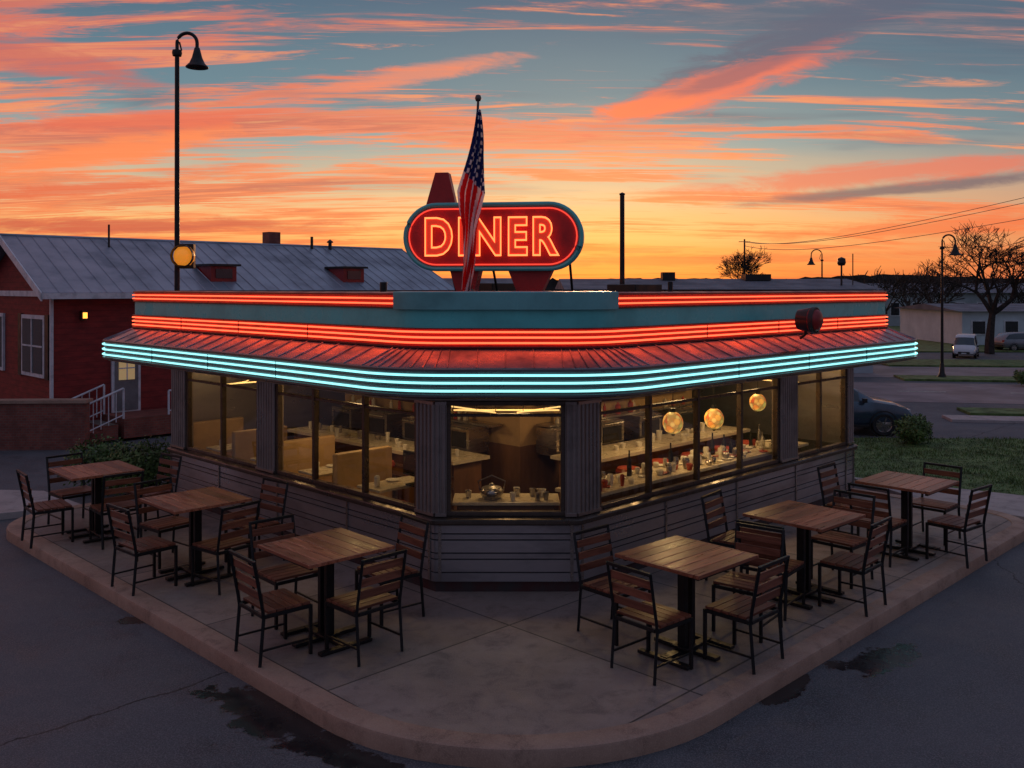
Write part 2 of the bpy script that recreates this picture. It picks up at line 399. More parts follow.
for i in range(9):
    T=Matrix.Translation((34,24.4,0))@Matrix.Rotation(-.16,4,'Z'); g.box((-22+i*3.2,0,-.107),(1.4,.1,.004),0,T)
g.obj('road_marking',pbr('road_paint',(.5,.48,.42),.7,0,.3,9,dirt=.5))
g=MB(); N=420
for k,(rad,h0,h1) in enumerate(((170,4.0,.7),(330,6.0,1.6))):
    vs=[];fs=[]
    for i in range(N+1):
        t=math.radians(-75+150*i/N); x=math.sin(t)*rad;y=math.cos(t)*rad
        h=h0+h1*mnoise.noise((i*.035,k*5,0))+.7*mnoise.noise((i*.5,k*9,3))+ .45*random.random()
        vs+=[(x,y,-.2),(x,y,max(1,h))]
    for i in range(N): fs.append((2*i,2*i+2,2*i+3,2*i+1))
    g.raw(vs,fs)
g.obj('background_hills',M_farfol)
# ================================================================ DINER
din=empty('diner_building')
V0=(-.76,9.18);V1=(.64,9.18);RR=(4.95,13.49);LL=(-4.86,13.28)
t_=((RR[0]-LL[0])+(RR[1]-LL[1]))/2; BB=(LL[0]+t_,LL[1]+t_)
FP=[V0,V1,RR,BB,LL]; sharp=[.02]*5; soft=[.42,.42,-.2,-.2,-.2]
RP=[V0,V1,(4.99,13.53),BB,(-5.00,13.42)]
g=MB(); g.prism(ring(FP,-.05,sharp,2),.001,.04,0); g.obj('floor',M_floor,din)
g=MB()
g.sweep(FP,sharp,[(-.01,0),(-.01,.105),(.024,.11)],1,2)
prof=[(.024,.11)];mis=[]
z=.11; hs_=[.095,.13,.06,.13,.06,.09]; sc_=.565/sum(hs_)
for i,h in enumerate(hs_):
    h*=sc_
    prof+=[(.024,z+.006),(.026,z+h-.014),(.020,z+h-.010),(.010,z+h-.009),(.010,z+h)]; mis+=[0,0,0,1,1]
    prof+=[(.024,z+h+.001)]; mis+=[1]
    z+=h
g.sweep(FP,sharp,prof,0,2,None,mis)
g.obj('ribbed_wall_panels',[M_rib,M_redtile,M_groove],din,smooth=False)
# groove faces use dark finish
me=bpy.data.objects['ribbed_wall_panels'].data
for p in me.polygons:
    if p.material_index==1 and p.center.z>.112: p.material_index=2
zt=z
g=MB()
for a,b in ((LL,V0),(V0,V1),(V1,RR)):
    a=Vector(a);b=Vector(b);u=(b-a).normalized();n_=Vector((u.y,-u.x)); l=(b-a).length
    xs=[.05,l-.05]+([1.45*i for i in range(1,int(l/1.45)+1)] if l>2 else [])
    for x in xs:
        p=a+u*x+n_*.030; g.box((p.x,p.y,.115+.555/2),(.03,.014,.553),0,rz=math.atan2(u.y,u.x))
g.obj('panel_seams',M_steel,din)
g=MB(); g.sweep(FP,sharp,[(.0,zt-.005),(.065,zt),(.07,zt+.012),(.07,zt+.04),(.06,zt+.052),(.0,zt+.07),(-.13,zt+.07),(-.13,.04)],0,2); g.obj('sill_band',M_bronze,din)
zs=zt+.07
g=MB(); g.sweep(FP,sharp,[(-.13,1.97),(-.13,1.88),(.0,1.88),(.025,1.89),(.025,1.975)],0,2); g.obj('window_header',M_bronze,din)
def frame(a,b):
    a=Vector(a);b=Vector(b);dd=b-a; ang=math.atan2(dd.y,dd.x)
    return Matrix.Translation((a.x,a.y,0))@Matrix.Rotation(ang,4,'Z'),dd.length
FC,lc=frame(V0,V1); FR,lr=frame(V1,RR); FL,ll=frame(LL,V0)
pier=MB(); frm=MB(); gls=MB()
def do_pier(M,a,b):
    g=pier; g.box(((a+b)/2,.06,(zs+1.88)/2),(b-a-.002,.12,1.88-zs-.002),0,M)
    w=b-a; n=max(2,int(w/.055)); 
    for i in range(n):
        x=a+w*(i+.5)/n; r=w/n*.40
        g.cyl((x,.004,zs+.03),(x,.004,1.85),r,r,8,0,M)
    g.box(((a+b)/2,.0,zs+.018),(w-.004,.05,.03),0,M); g.box(((a+b)/2,.0,1.862),(w-.004,.05,.03),0,M)
def do_win(M,a,b,mull,tr=1.72):
    z0,z1=zs+.002,1.879; t=.042
    frm.box(((a+b)/2,.045,z0+t/2),(b-a,.07,t),0,M); frm.box(((a+b)/2,.045,z1-t/2),(b-a,.07,t),0,M)
    xs=[a+t/2]+list(mull)+[b-t/2]
    for x in xs: frm.box((x,.045,(z0+z1)/2),(t,.068,z1-z0-2*t-.001),0,M)
    if tr:
        for i in range(len(xs)-1):
            frm.box(((xs[i]+xs[i+1])/2,.045,tr),(xs[i+1]-xs[i]-t-.001,.05,.03),0,M)
    gls.raw([(a+.01,.05,z0+.01),(b-.01,.05,z0+.01),(b-.01,.05,z1-.01),(a+.01,.05,z1-.01)],[(0,1,2,3)],0,M)
k=R2
do_pier(FC,.0,.115); do_pier(FC,lc-.115,lc); do_win(FC,.115,lc-.115,[],1.74)
do_pier(FR,0,.25*k); do_win(FR,.25*k,2.82*k,[.873*k,1.524*k,2.183*k]); do_pier(FR,2.82*k,3.14*k)
do_win(FR,3.14*k,4.18*k,[3.63*k]); do_pier(FR,4.18*k,lr)
q=lambda s:ll-s*k
do_pier(FL,q(.21),ll); do_win(FL,q(2.12),q(.21),[q(1.547),q(.859)]); do_pier(FL,q(2.42),q(2.12))
do_win(FL,q(3.80),q(2.42),[q(3.09)]); do_pier(FL,0,q(3.80))
pier.obj('fluted_piers',M_pier,din,smooth=True); frm.obj('window_frames',M_bronze,din,bevel=.004); gls.obj('window_glass',M_glass,din,recalc=False)
g=MB()
for a,b in ((RR,BB),(BB,LL)):
    F,l=frame(a,b); g.box((l/2,.065,(zs+1.88)/2),(l-.14,.11,1.88-zs),0,F)
    g.box((l/2,-.02,.96),(.8,.06,1.8),1,F); g.box((l/2,-.055,.96),(.66,.02,1.6),0,F)
g.obj('rear_walls',[M_rib,M_redd],din)
ceil=MB(); ceil.prism(ring(RP,.70,soft,8),1.975,2.02); ceil.obj('soffit',pbr('soffit_paint',(.36,.30,.25),.6),din)
g=MB(); g.sweep(RP,soft,[(.68,1.985),(.75,1.995),(.772,2.01),(.772,2.03),(.74,2.035),(.74,2.095),(.752,2.10),(.752,2.112),(.74,2.117),(.74,2.16),(.752,2.165),(.752,2.177),(.74,2.182),(.74,2.235),(.772,2.24),(.772,2.262),(.75,2.275)],0); g.obj('eave_fascia',M_eave,din,smooth=True)
g=MB(); g.sweep(RP,soft,[(.752,2.272),(.56,2.345),(.355,2.43)],0)
A=ring(RP,.752,soft,8);B=ring(RP,.355,soft,8); K=len(A)
for i in range(K):
    j=(i+1)%K; a0=Vector(A[i]);a1=Vector(A[j]);b0=Vector(B[i]);b1=Vector(B[j]); n=max(1,int(round((a1-a0).length/.30)))
    for q_ in range(n):
        f=q_/n; a=a0.lerp(a1,f);b=b0.lerp(b1,f)
        if (a-b).length<.1: continue
        g.cyl((a.x,a.y,2.276),(b.x,b.y,2.434),.0055,.0055,5)
g.obj('canopy_roof',pbr('canopy_metal',(.30,.27,.30),.30,.85,.25,2.2,dirt=.5),din)
g=MB(); g.sweep(RP,soft,[(.345,2.42),(.385,2.43),(.385,2.448),(.345,2.452),(.345,2.603),(.378,2.607),(.378,2.618),(.30,2.622)],0); g.obj('red_fascia',M_redd,din,smooth=True)
g=MB(); g.sweep(RP,soft,[(.335,2.615),(.345,2.62),(.345,2.80),(.30,2.805)],0); g.obj('teal_fascia',M_teal,din,smooth=True)
chr_=list(range(0,18)); sides=list(range(17,K))+[0]
pf=[(.30,2.800),(.37,2.806),(.37,2.820),(.348,2.824),(.348,2.925),(.37,2.93),(.37,2.95),(.30,2.962)]
g=MB(); g.sweep(RP,soft,pf,0,8,sides); pf2=[(.30,2.79),(.385,2.795),(.385,2.955),(.375,2.965),(.28,2.97)]
g.sweep(RP,soft,pf2,1,8,chr_)
for i in (0,17):
    pts=[ring(RP,o,soft,8)[i]+(z,) for o,z in pf2]; g.raw(pts,[tuple(range(len(pts)))],1)
g.obj('parapet_trim',[M_redd,M_teald],din,smooth=True)
g=MB(); g.prism(ring(RP,.305,soft,8),2.90,2.945); g.obj('roof_deck',pbr('roof_felt',(.07,.07,.075),.85),din)
def tubes(name,off,zs_,r,mat,rng=None):
    g=MB(); rg=ring(RP,off,soft,8); ids=range(K) if rng is None else rng
    for z in zs_: g.tube([(rg[i][0],rg[i][1],z) for i in ids],r,6,0,None,rng is None)
    g.obj(name,mat,din,smooth=True)
tubes('cyan_neon_tubes',.768,[2.066,2.138,2.208],.0115,M_ncyan)
tubes('red_neon_tubes',.375,[2.478,2.530,2.582],.0105,M_nred)
tubes('upper_red_neon_tubes',.372,[2.850,2.900],.0095,M_nred,sides)
g=MB()
for off,z0,z1 in ((.775,2.05,2.22),(.383,2.465,2.60)):
    rg=ring(RP,off,soft,8)
    for i in range(K):
        a=Vector(rg[i]);b=Vector(rg[(i+1)%K]); n=int((b-a).length/1.7)
        for q_ in range(1,n+1):
            p=a.lerp(b,q_/(n+1)); g.box((p.x,p.y,(z0+z1)/2),(.008,.008,z1-z0),0)
g.obj('tube_clips',M_dark,din)
# beacon
g=MB(); g.lathe([(0,.08),(.06,.075),(.11,.05),(.13,.02),(.134,0),(.145,-.01),(.145,-.05),(.0,-.05)],(0,0,0),24,0)
o=g.obj('round_beacon_light',[M_redd],None,smooth=True,loc=(3.58,10.98,2.62)); o.rotation_euler=(math.radians(90),0,math.radians(50))
g=MB(); g.cyl((0,0,-.20),(0,0,-.05),.12,.147,24,0); g.tube([(0,0,-.1),(0,-.17,-.12),(.05,-.22,-.2)],.018,8,0); g.lathe([(.147,-.04),(.157,-.03),(.157,.015),(.142,.02)],(0,0,0),24,0); g.obj('bracket',M_dark,o,smooth=True)
g=MB()
g.box((-.2,11.6,3.0),(.5,.4,.12),0,rz=.78); g.box((1.7,12.9,2.99),(.6,.5,.12),0,rz=.78)
g.cyl((-1.7,12.3,2.94),(-1.7,12.3,3.08),.05,.05,10); g.cyl((2.4,14.1,2.94),(2.4,14.1,3.1),.04,.04,10)
g.obj('roof_vents',M_dark,din,bevel=.01)
# ---------------------------------------------------------------- interior
core=[(.1,11.7),(2.8,14.4),(.1,17.1),(-2.6,14.4)]
g=MB(); g.prism(core,.04,1.0,1); g.prism(ring(core,-.01,[.01]*4,1),1.0,1.97,0)
g.obj('kitchen_wall',[M_cream,M_panel],din)
for (a,b,nm) in (((.1,11.7),(2.8,14.4),'r'),((-2.6,14.4),(.1,11.7),'l')):
    F,l=frame(a,b); g=MB()
    for z in (1.25,1.5): g.box((l/2,-.12,z),(l*.85,.22,.025),0,F)
    for i in range(34):
        x=random.uniform(.35,l-.35); z=random.choice((1.2625,1.5125)); h=random.uniform(.06,.17); r=random.uniform(.02,.045)
        g.lathe([(0,0),(r,0),(r,h*.7),(r*.45,h*.85),(r*.4,h),(0,h)],(x,-.12,z),9,random.choice((1,1,2,3)),F)
    for i in range(4):
        g.box((.5+i*.85,-.22,1.06),(.5,.35,.34),0,F); g.box((.5+i*.85,-.40,1.06),(.38,.01,.2),4,F); g.cyl((.3+i*.85,-.43,1.2),(.7+i*.85,-.43,1.2),.01,.01,6,0,F)
    g.obj('kitchen_shelf',[M_steel,M_china,M_vinyl,M_counter,M_dark])
    g=MB(); g.box((l/2,-.75,.47),(l-.3,.45,.86),0,F); g.box((l/2,-.75,.92),(l-.15,.6,.04),1,F); g.box((l/2,-.985,.6),(l-.3,.01,.03),2,F); g.box((l/2,-.985,.75),(l-.3,.01,.03),2,F)
    for i in range(16):
        x=.3+i*(l-.6)/15; h=random.uniform(.05,.13); r=random.uniform(.025,.05)
        g.lathe([(0,0),(r*.7,0),(r,h),(r*.9,h),(0,h*.3)],(x,-.75+random.uniform(-.18,.1),.94),12,random.choice((2,3,3)),F)
    g.obj('diner_counter',[M_panel,M_counter,M_steel,M_china])
    for i in range(5):
        x=.6+i*(l-1.1)/4; st=MB(); st.lathe([(0,.0),(.15,.0),(.15,.02),(.02,.04),(.02,.70),(.14,.71),(.16,.75),(.14,.79),(0,.80)],(0,0,.04),16,0)
        p=F@Vector((x,-1.25,0)); st.obj('counter_stool',M_vinyl,smooth=True,loc=tuple(p))
g=MB(); F=FR; g.box((lr*.45,.42,.43),(lr*.72,.42,.78),0,F); g.box((lr*.45,.42,.84),(lr*.76,.52,.035),1,F)
for i in range(110):
    x=random.uniform(.45,lr*.8); y=random.uniform(.22,.62); r=random.uniform(.022,.05); h=random.uniform(.04,.13); m=random.choice((2,3,3,3,4))
    if random.random()<.3: r*=1.6; h=.02
    g.lathe([(0,0),(r*.7,0),(r,h*.8),(r*.8,h),(r*.6,h),(0,h*.5)],(x,y,.858),12,m,F)
for i in range(14):
    x=random.uniform(.5,lr*.78); h=random.uniform(.18,.3)
    g.lathe([(0,0),(.028,0),(.028,h*.6),(.01,h*.75),(.01,h),(0,h)],(x,random.uniform(.3,.6),.858),10,random.choice((5,5,2)),F)
g.obj('serving_counter',[M_panel,M_counter,M_steel,M_china,M_vinyl,M_dark],smooth=True)
for i,s in enumerate((.75,1.95,3.1,4.3)):
    g=MB(); F=FL; g.box((s-.28,.55,.28),(.36,.8,.4),0,F); g.box((s-.46,.55,.62),(.1,.8,.95),1,F)
    g.obj('booth_seat',[M_vinyl,M_cream],bevel=.02)
    g=MB(); g.box((s+.15,.55,.78),(.42,.75,.03),0,F); g.cyl((s+.15,.55,.04),(s+.15,.55,.77),.03,.03,10,1,F)
    g.lathe([(0,0),(.03,0),(.035,.1),(.02,.12),(0,.12)],(s+.15,.3,.795),10,2,F); g.lathe([(0,0),(.06,.0),(.09,.02),(0,.012)],(s+.05,.6,.795),14,2,F)
    g.obj('booth_table',[M_counter,M_steel,M_china],bevel=.004)
g=MB(); g.box((4.75,.62,.81),(.2,.16,.02),0,FL); g.box((4.75,.62,.88),(.03,.03,.12),0,FL); g.box((4.75,.60,1.04),(.4,.03,.27),0,FL); g.box((4.75,.583,1.04),(.36,.004,.23),1,FL)
g.obj('computer_monitor',[M_dark,M_darkglass],bevel=.006)
g=MB(); g.box((.7,.5,.8),(1.1,.42,.035),1,FC); g.box((.7,.5,.42),(1.0,.34,.72),0,FC); g.obj('window_ledge_table',[M_panel,M_counter],bevel=.006)
g=MB(); g.lathe([(0,0),(.09,0),(.12,.05),(.12,.09),(.10,.12),(.03,.14),(.02,.16),(0,.165)],(.55,.45,.818),24,0,FC); g.tube([(.43,.45,.9),(.41,.45,1.0),(.55,.45,1.06),(.69,.45,1.0),(.67,.45,.9)],.008,6,0,FC); g.obj('cooking_pot',M_steel,smooth=True)
g=MB()
for i in range(9):
    g.lathe([(0,0),(.025,0),(.034,.08),(.03,.08),(0,.02)],(.25+random.random()*.9,.36+random.random()*.28,.818),12,random.choice((0,1)),FC)
g.obj('tableware',[M_china,M_steel],smooth=True)
g=MB(); rg=ring(FP,-.95,[.3]*5,6); rg=[(x,y,1.67) for x,y in rg]; g.tube(rg,.009,6,0,None,True); g.obj('interior_light_tube',M_nwarm,din,smooth=True)
g=MB()
for p in rg[::3]: g.cyl(p,(p[0],p[1],1.975),.004,.004,5)
g.obj('light_hangers',M_dark,din)
def lantern():
    m,nt,b=newmat('lantern_glass'); v=nt.n.new('ShaderNodeTexVoronoi'); nt.put(v.inputs['Vector'],nt.obj()); v.inputs['Scale'].default_value=15
    c=nt.ramp(nt.sep(v.outputs['Color'])[0],[(0,(.75,.05,.02)),(.3,(1,.42,.06)),(.65,(1,.60,.16)),(1,(.22,.30,.06))])
    e=nt.mix(nt.mr(v.outputs['Distance'],.4,.62,0,.6),c,(.3,.12,.03)); nt.put(b.inputs['Base Color'],e); nt.put(b.inputs['Emission Color'],e); b.inputs['Emission Strength'].default_value=.8
    try: m.cycles.emission_sampling='NONE'
    except: pass
    return m
ML=lantern()
for (x,y,z,r) in ((1.886,10.9,1.42,.12),(2.52,11.6,1.37,.12),(3.33,12.6,1.45,.11)):
    g=MB(); g.lathe([(r*math.sin(t*math.pi/12)+.001,-r*1.1*math.cos(t*math.pi/12)) for t in range(13)],(0,0,0),20,0); g.cyl((0,0,r),(0,0,r+.05),.035,.03,12,1); g.cyl((0,0,r+.05),(0,0,1.975-z),.005,.005,6,1)
    g.cyl((0,0,-r*1.25),(0,0,-r*1.05),.012,.03,10,1)
    g.obj('pendant_lamp',[ML,M_dark],smooth=True,loc=(x,y,z))
def area(name,loc,e,size,col):
    l=bpy.data.lights.new(name,'AREA'); l.energy=e; l.size=size; l.color=col; l.shape='DISK'
    o=bpy.data.objects.new(name,l); S.collection.objects.link(o); o.location=loc; o.parent=din
    return o
warm=(1,.64,.27)
for p,e in (((1.9,11.4,1.93),14),((3.2,12.9,1.93),13),((0,10.3,1.93),8.5),((-1.8,11.4,1.93),8.5),((-3.4,13.0,1.93),4)):
    area('ceiling_light',p,e,.4,warm)
# ================================================================ DINER SIGN
sg=empty('diner_sign',(-.20,10.25,3.56),math.radians(-8))
w,h=1.98,.74
def pill(w,h,n=20):
    r=h/2;o=[]
    for i in range(n+1):
        t=-math.pi/2+math.pi*i/n; o.append((w/2-r+r*math.cos(t),r*math.sin(t)))
    for i in range(n+1):
        t=math.pi/2+math.pi*i/n; o.append((-w/2+r+r*math.cos(t),r*math.sin(t)))
    return o
RX=Matrix.Rotation(math.radians(90),4,'X')
g=MB(); g.prism(pill(w,h),-.11,.10,0,RX); g.prism(pill(w-.10,h-.10),.10,.112,1,RX); g.obj('cabinet',[M_teal,M_red],sg)
g=MB(); g.tube([(x,-.11,z) for x,z in pill(w-.035,h-.035)],.024,8,0,None,True); g.obj('rim',M_teal,sg,smooth=True)
g=MB(); g.tube([(x,-.128,z) for x,z in pill(w-.13,h-.13)],.008,8,0,None,True); g.obj('rim_neon',emis('rim_neon',(1,.07,.04),1.0),sg,smooth=True)
def text(fill,**kw):
    c=bpy.data.curves.new('t','FONT'); c.body='DINER'; c.align_x='LEFT'; c.size=1; c.space_character=1.25
    for a,b in kw.items(): setattr(c,a,b)
    if not fill: c.fill_mode='NONE'
    o=bpy.data.objects.new('tmp',c); S.collection.objects.link(o); dg=bpy.context.evaluated_depsgraph_get(); dg.update()
    me=bpy.data.meshes.new_from_object(o.evaluated_get(dg)); bpy.data.objects.remove(o); return me
def fit(me,w,h,name,mat,y,parent):
    xs=[v.co.x for v in me.vertices];ys=[v.co.y for v in me.vertices]; cx=(min(xs)+max(xs))/2;cy=(min(ys)+max(ys))/2
    sx=w/(max(xs)-min(xs)); sy=h/(max(ys)-min(ys))
    for v in me.vertices:
        x,yy,z=v.co; v.co=((x-cx)*sx,y-z*.4,(yy-cy)*sy)
    me.materials.clear(); me.materials.append(mat)
    for p in me.polygons: p.material_index=0
    o=bpy.data.objects.new(name,me); S.collection.objects.link(o); o.parent=parent
ml_,ntl,bl=newmat('letter_face'); bl.inputs['Base Color'].default_value=(.6,.03,.02,1); bl.inputs['Emission Color'].default_value=(1,.06,.02,1); bl.inputs['Emission Strength'].default_value=.35; bl.inputs['Roughness'].default_value=.35
fit(text(True,extrude=.05,offset=.035),1.46,.41,'letters_diner',ml_,-.135,sg)
fit(text(False,bevel_depth=.018,bevel_resolution=1,offset=.036,resolution_u=4),1.485,.43,'letter_neon',M_nsign,-.165,sg)
g=MB()
def plate(pts,y0,y1,mi): g.prism([(x,z) for x,z in pts],-y1,-y0,mi,RX)
plate([(-.84,.22),(-.42,.22),(-.54,.74),(-.69,.74)],.13,.27,0)
plate([(.14,-.30),(.68,-.30),(.52,-.64),(.28,-.64)],-.06,.20,0)
plate([(-.50,-.30),(-.14,-.30),(-.22,-.64),(-.40,-.64)],-.06,.20,0)
g.obj('support_fins',[M_red],sg,bevel=.006)
g=MB(); g.tube([(-.84,-.118,.36),(-.69,-.118,.745),(-.54,-.118,.745),(-.42,-.118,.36)],.0,4) if False else None
for x in (-.6,-.1,.4,.8): g.cyl((x,.18,0),(x,.9,-.62),.015,.015,8)
g.obj('struts',M_dark,sg)
# ================================================================ FLAG
fl=empty('american_flag',(-.44,9.75,2.93))
top=Vector((.085,0,2.03))
g=MB(); g.cyl((0,0,0),top,.022,.013,12,0); g.lathe([(.001,-.04),(.025,-.03),(.035,0),(.025,.03),(.001,.04)],tuple(top+Vector((0,0,.03))),14,0); g.cyl((0,0,0),(0,0,.06),.06,.04,12); g.obj('pole',pbr('pole_metal',(.10,.09,.085),.35,.8),fl,smooth=True)
nu,nv=60,190; vs=[];cols=[]
for j in range(nv+1):
    t=j/nv; z=1.93-1.88*t
    wd=.03+.25*min(1,(t/.46))**.9 if t<.46 else .28-.15*min(1,(t-.46)/.2)
    if t>.9: wd*=1-(t-.9)*2.5
    cx=.085*(z/2.03)+.01-.055*t+ .014*math.sin(t*9)
    for i in range(nu+1):
        s=i/nu; ph=s*math.pi*4+t*2.2
        x=cx+(s-.5)*wd+.010*math.sin(ph*1.7+t*5); y=-.05-.04*math.sin(ph)*min(1,t*4+.15)-.01*math.sin(t*14+s*3)
        vs.append((x,y,z+ .03*math.sin(s*3+t*3)*t))
        if t<.34+.12*(s):
            u=(s*6+t*4)%1; vv=(t*22+ (int(s*6+t*4)%2)*.5)%1; c=(.75,.75,.8) if (abs(u-.5)<.19 and abs(vv-.5)<.26) else (.014,.026,.14)
        else:
            k_=(s*4.2+t*3.6+ .25*math.sin(t*7)); c=(.72,.022,.025) if k_%1<.58 else (.9,.86,.84)
        cols.append(c)
fs=[(j*(nu+1)+i,j*(nu+1)+i+1,(j+1)*(nu+1)+i+1,(j+1)*(nu+1)+i) for j in range(nv) for i in range(nu)]
m,nt_,b=newmat('flag_cloth'); at=nt_.n.new('ShaderNodeAttribute'); at.attribute_name='Col'
nt_.n.remove(b); df=nt_.n.new('ShaderNodeBsdfDiffuse'); tl=nt_.n.new('ShaderNodeBsdfTranslucent'); ms=nt_.n.new('ShaderNodeMixShader'); ms.inputs[0].default_value=.4
for q_ in (df,tl): nt_.l.new(at.outputs['Color'],q_.inputs[0])
nt_.l.new(df.outputs[0],ms.inputs[1]); nt_.l.new(tl.outputs[0],ms.inputs[2]); nt_.l.new(ms.outputs[0],nt_.n['Material Output'].inputs[0])
g=MB(); g.raw(vs,fs); o=g.obj('flag_cloth',m,fl,smooth=True,recalc=False)
ca=o.data.color_attributes.new('Col','FLOAT_COLOR','POINT')
for i,c in enumerate(cols): ca.data[i].color=(*c,1)
# ================================================================ FURNITURE
def table_mesh():
    g=MB(); sz=.84; h=.80; n=7; w=sz/n
    for i in range(n): g.box((0,-sz/2+w*(i+.5),h-.014),(sz-.05,w-.006,.028),0)
    for sx in (-1,1): g.box((sx*(sz/2-.0125),0,h-.014),(.022,sz,.029),0)
    for sy in (-1,1): g.box((0,sy*(sz/2-.06),h-.045),(sz-.12,.03,.03),1)
    g.box((0,0,h-.045),(.06,sz-.15,.028),1)
    for sx in (-1,1): g.box((sx*.05,0,h/2),(.045,.075,h-.06),1)
    for a in (0,math.pi/2): g.box((0,0,.022 if a==0 else .024),(.62,.07,.03),1,None,a)
    for sx in (-1,1): g.box((sx*.30,0,.018),(.06,.5,.026),1)
    g.box((0,0,.05),(.2,.16,.02),1)
    g.obj('tmp_table',[M_wood,M_black]); o=bpy.data.objects['tmp_table']; me=o.data; bpy.data.objects.remove(o); return me
def chair_mesh():
    g=MB(); w=.46; dp=.44; sh=.43; H=.85; t=.026
    for sx in (-1,1):
        x=sx*(w/2-t/2)
        g.box((x,dp/2-t/2,sh/2-.012),(t,t,sh-.024),1)
        g.tube([(x,-dp/2-.02,0),(x,-dp/2+t/2,sh*.9),(x,-dp/2+.0,sh+.05),(x,-dp/2-.07,H)],t*.62,4,1)
        g.box((x,0,sh-.035),(t*.9,dp-.04,.03),1)
    for sy in (-1,1): g.box((0,sy*(dp/2-t/2),sh-.036),(w-.06,t*.8,.028),1)
    for sx in (-1,1): g.box((sx*(w/2-t/2),-.01,.13),(.015,dp-.02,.016),1)
    n=5
    for i in range(n): g.box((0,-dp/2+.05+(dp-.06)/n*(i+.42),sh-.006),(w-.01,(dp-.06)/n-.008,.022),0)
    for k_,z in enumerate((.55,.65,.75)):
        yy=-dp/2-.07*(z-sh-.05)/(H-sh-.05)+.014
        g.box((0,yy,z),(w-.04,.016,.062),0)
    yy=-dp/2-.066; g.box((0,yy,H-.012),(w-.03,.024,.026),1)
    g.obj('tmp_chair',[M_slat,M_black]); o=bpy.data.objects['tmp_chair']; me=o.data; bpy.data.objects.remove(o); return me
TM=table_mesh(); CM=chair_mesh()
tabs=[(-1.59,7.95,'L'),(-3.31,9.72,'L'),(-5.05,11.3,'L'),(1.44,7.68,'R'),(2.84,9.05,'R'),(4.5,10.6,'R')]
chs={0:[(-.36,-.30),(.36,-.26),(-.46,.52),(.46,.56)],3:[(-.33,-.34),(.42,-.16),(-.54,.42),(.62,.48)]}
defl=[(-.40,-.32),(.40,-.30),(-.50,.50),(.50,.52)]
for ti,(x,y,sd_) in enumerate(tabs):
    jit=random.uniform(-.05,.05)
    place('patio_table',TM,None,.003,(x,y,.002),math.radians(45 if sd_=='R' else -45)+jit)
    for ci,(dx,dy) in enumerate(chs.get(ti,defl)):
        if ti not in chs: dx+=random.uniform(-.05,.05); dy+=random.uniform(-.05,.05)
        f=[(1,1),(-1,1),(1,-1),(-1,-1)][ci]; ang=math.atan2(f[1],f[0])-math.pi/2+random.uniform(-.14,.14)
        place('patio_chair',CM,None,.002,(x+dx,y+dy,.002),ang)
# ================================================================ LAMPS
def street_lamp(loc,H,arm,sc=1.,rz=0,r=.045):
    e=empty('street_lamp',loc,rz); g=MB()
    g.lathe([(0,0),(.14*sc,0),(.14*sc,.06),(.08*sc,.2),(.06*sc,.5),(r*1.05,.55)],(0,0,0),16,0)
    g.cyl((0,0,.5),(0,0,H-arm*.9),r,r*.75,14)
    pts=[(0,0,H-arm*.95)]
    for i in range(13):
        t=math.pi*i/12; pts.append((arm/2-arm/2*math.cos(t),0,H-arm*.5+arm/2*math.sin(t)))
    pts.append((arm,0,H-arm*.75)); g.tube(pts,r*.6,10)
    g.lathe([(r*1.5,-.05),(r*1.7,0),(r*1.5,.05)],(0,0,H-arm*1.0),12)
    g.tube([(0,0,H-arm*1.15),(arm*.22,0,H-arm*.85),(arm*.12,0,H-arm*.45)],r*.3,6)
    g.obj('pole',M_black,e,smooth=True)
    g=MB(); q=sc; z=H-arm*.75
    g.lathe([(.02*q,.02),(.045*q,0),(.06*q,-.06*q),(.085*q,-.16*q),(.13*q,-.26*q),(.19*q,-.32*q),(.185*q,-.335*q),(.12*q,-.27*q),(0,-.2*q)],(arm,0,z),22,0)
    g.obj('bell_shade',M_black,e,smooth=True)
    return e
e=street_lamp((-5.69,15.8,-.12),7.45,.34,1.0,0,r=.05)
am=MB(); am.lathe([(0,-.16),(.10,-.15),(.16,-.08),(.175,0),(.16,.08),(.10,.15),(0,.16)],(.14,-.05,3.66),20,0); am.obj('amber_lamp',emis('amber_lens',(1,.33,.03),.5,False),e,smooth=True)
am=MB(); am.box((.16,.02,3.66),(.26,.12,.42),0); am.box((.02,.0,3.66),(.1,.05,.08),0); am.lathe([(.18,0),(.19,.01),(.19,.10),(.18,.10)],(0,0,0),20,0,Matrix.Translation((.14,-.10,3.66))@Matrix.Rotation(math.radians(90),4,'X')); am.obj('lamp_housing',M_dark,e,bevel=.01)
street_lamp((14.8,32,-.12),4.95,.45,1.1,0,r=.05)
street_lamp((20.0,60,-.12),5.6,.7,1.4,math.pi,r=.06)
g=MB(); g.cyl((0,0,-.12),(0,0,5.0),.06,.05,12); g.lathe([(.06,0),(.065,.03),(0,.06)],(0,0,5.0),12); g.obj('utility_pole',M_black,loc=(2.37,20,0),smooth=True)
# overhead wires between two real poles
pn=Vector((14.4,22,5.6)); pf_=Vector((30,120,9.0))
g=MB()
for dz,dx in ((0,-.35),(0,.35),(-.55,0)):
    pts=[]
    for i in range(41):
        f=i/40; p=pn.lerp(pf_,f); pts.append((p.x+dx,p.y,p.z+dz-1.6*4*f*(1-f)*.5))
    g.tube(pts,.007,4,0,None,False,.035)
for P_ in (pn,pf_):
    s_=1 if P_ is pn else 1.5
    g.cyl((P_.x,P_.y,-.12),(P_.x,P_.y,P_.z+.3),.09*s_,.07*s_,10); g.box((P_.x,P_.y,P_.z-.03),(1.0*s_,.08,.08))
g.obj('power_line',M_black)
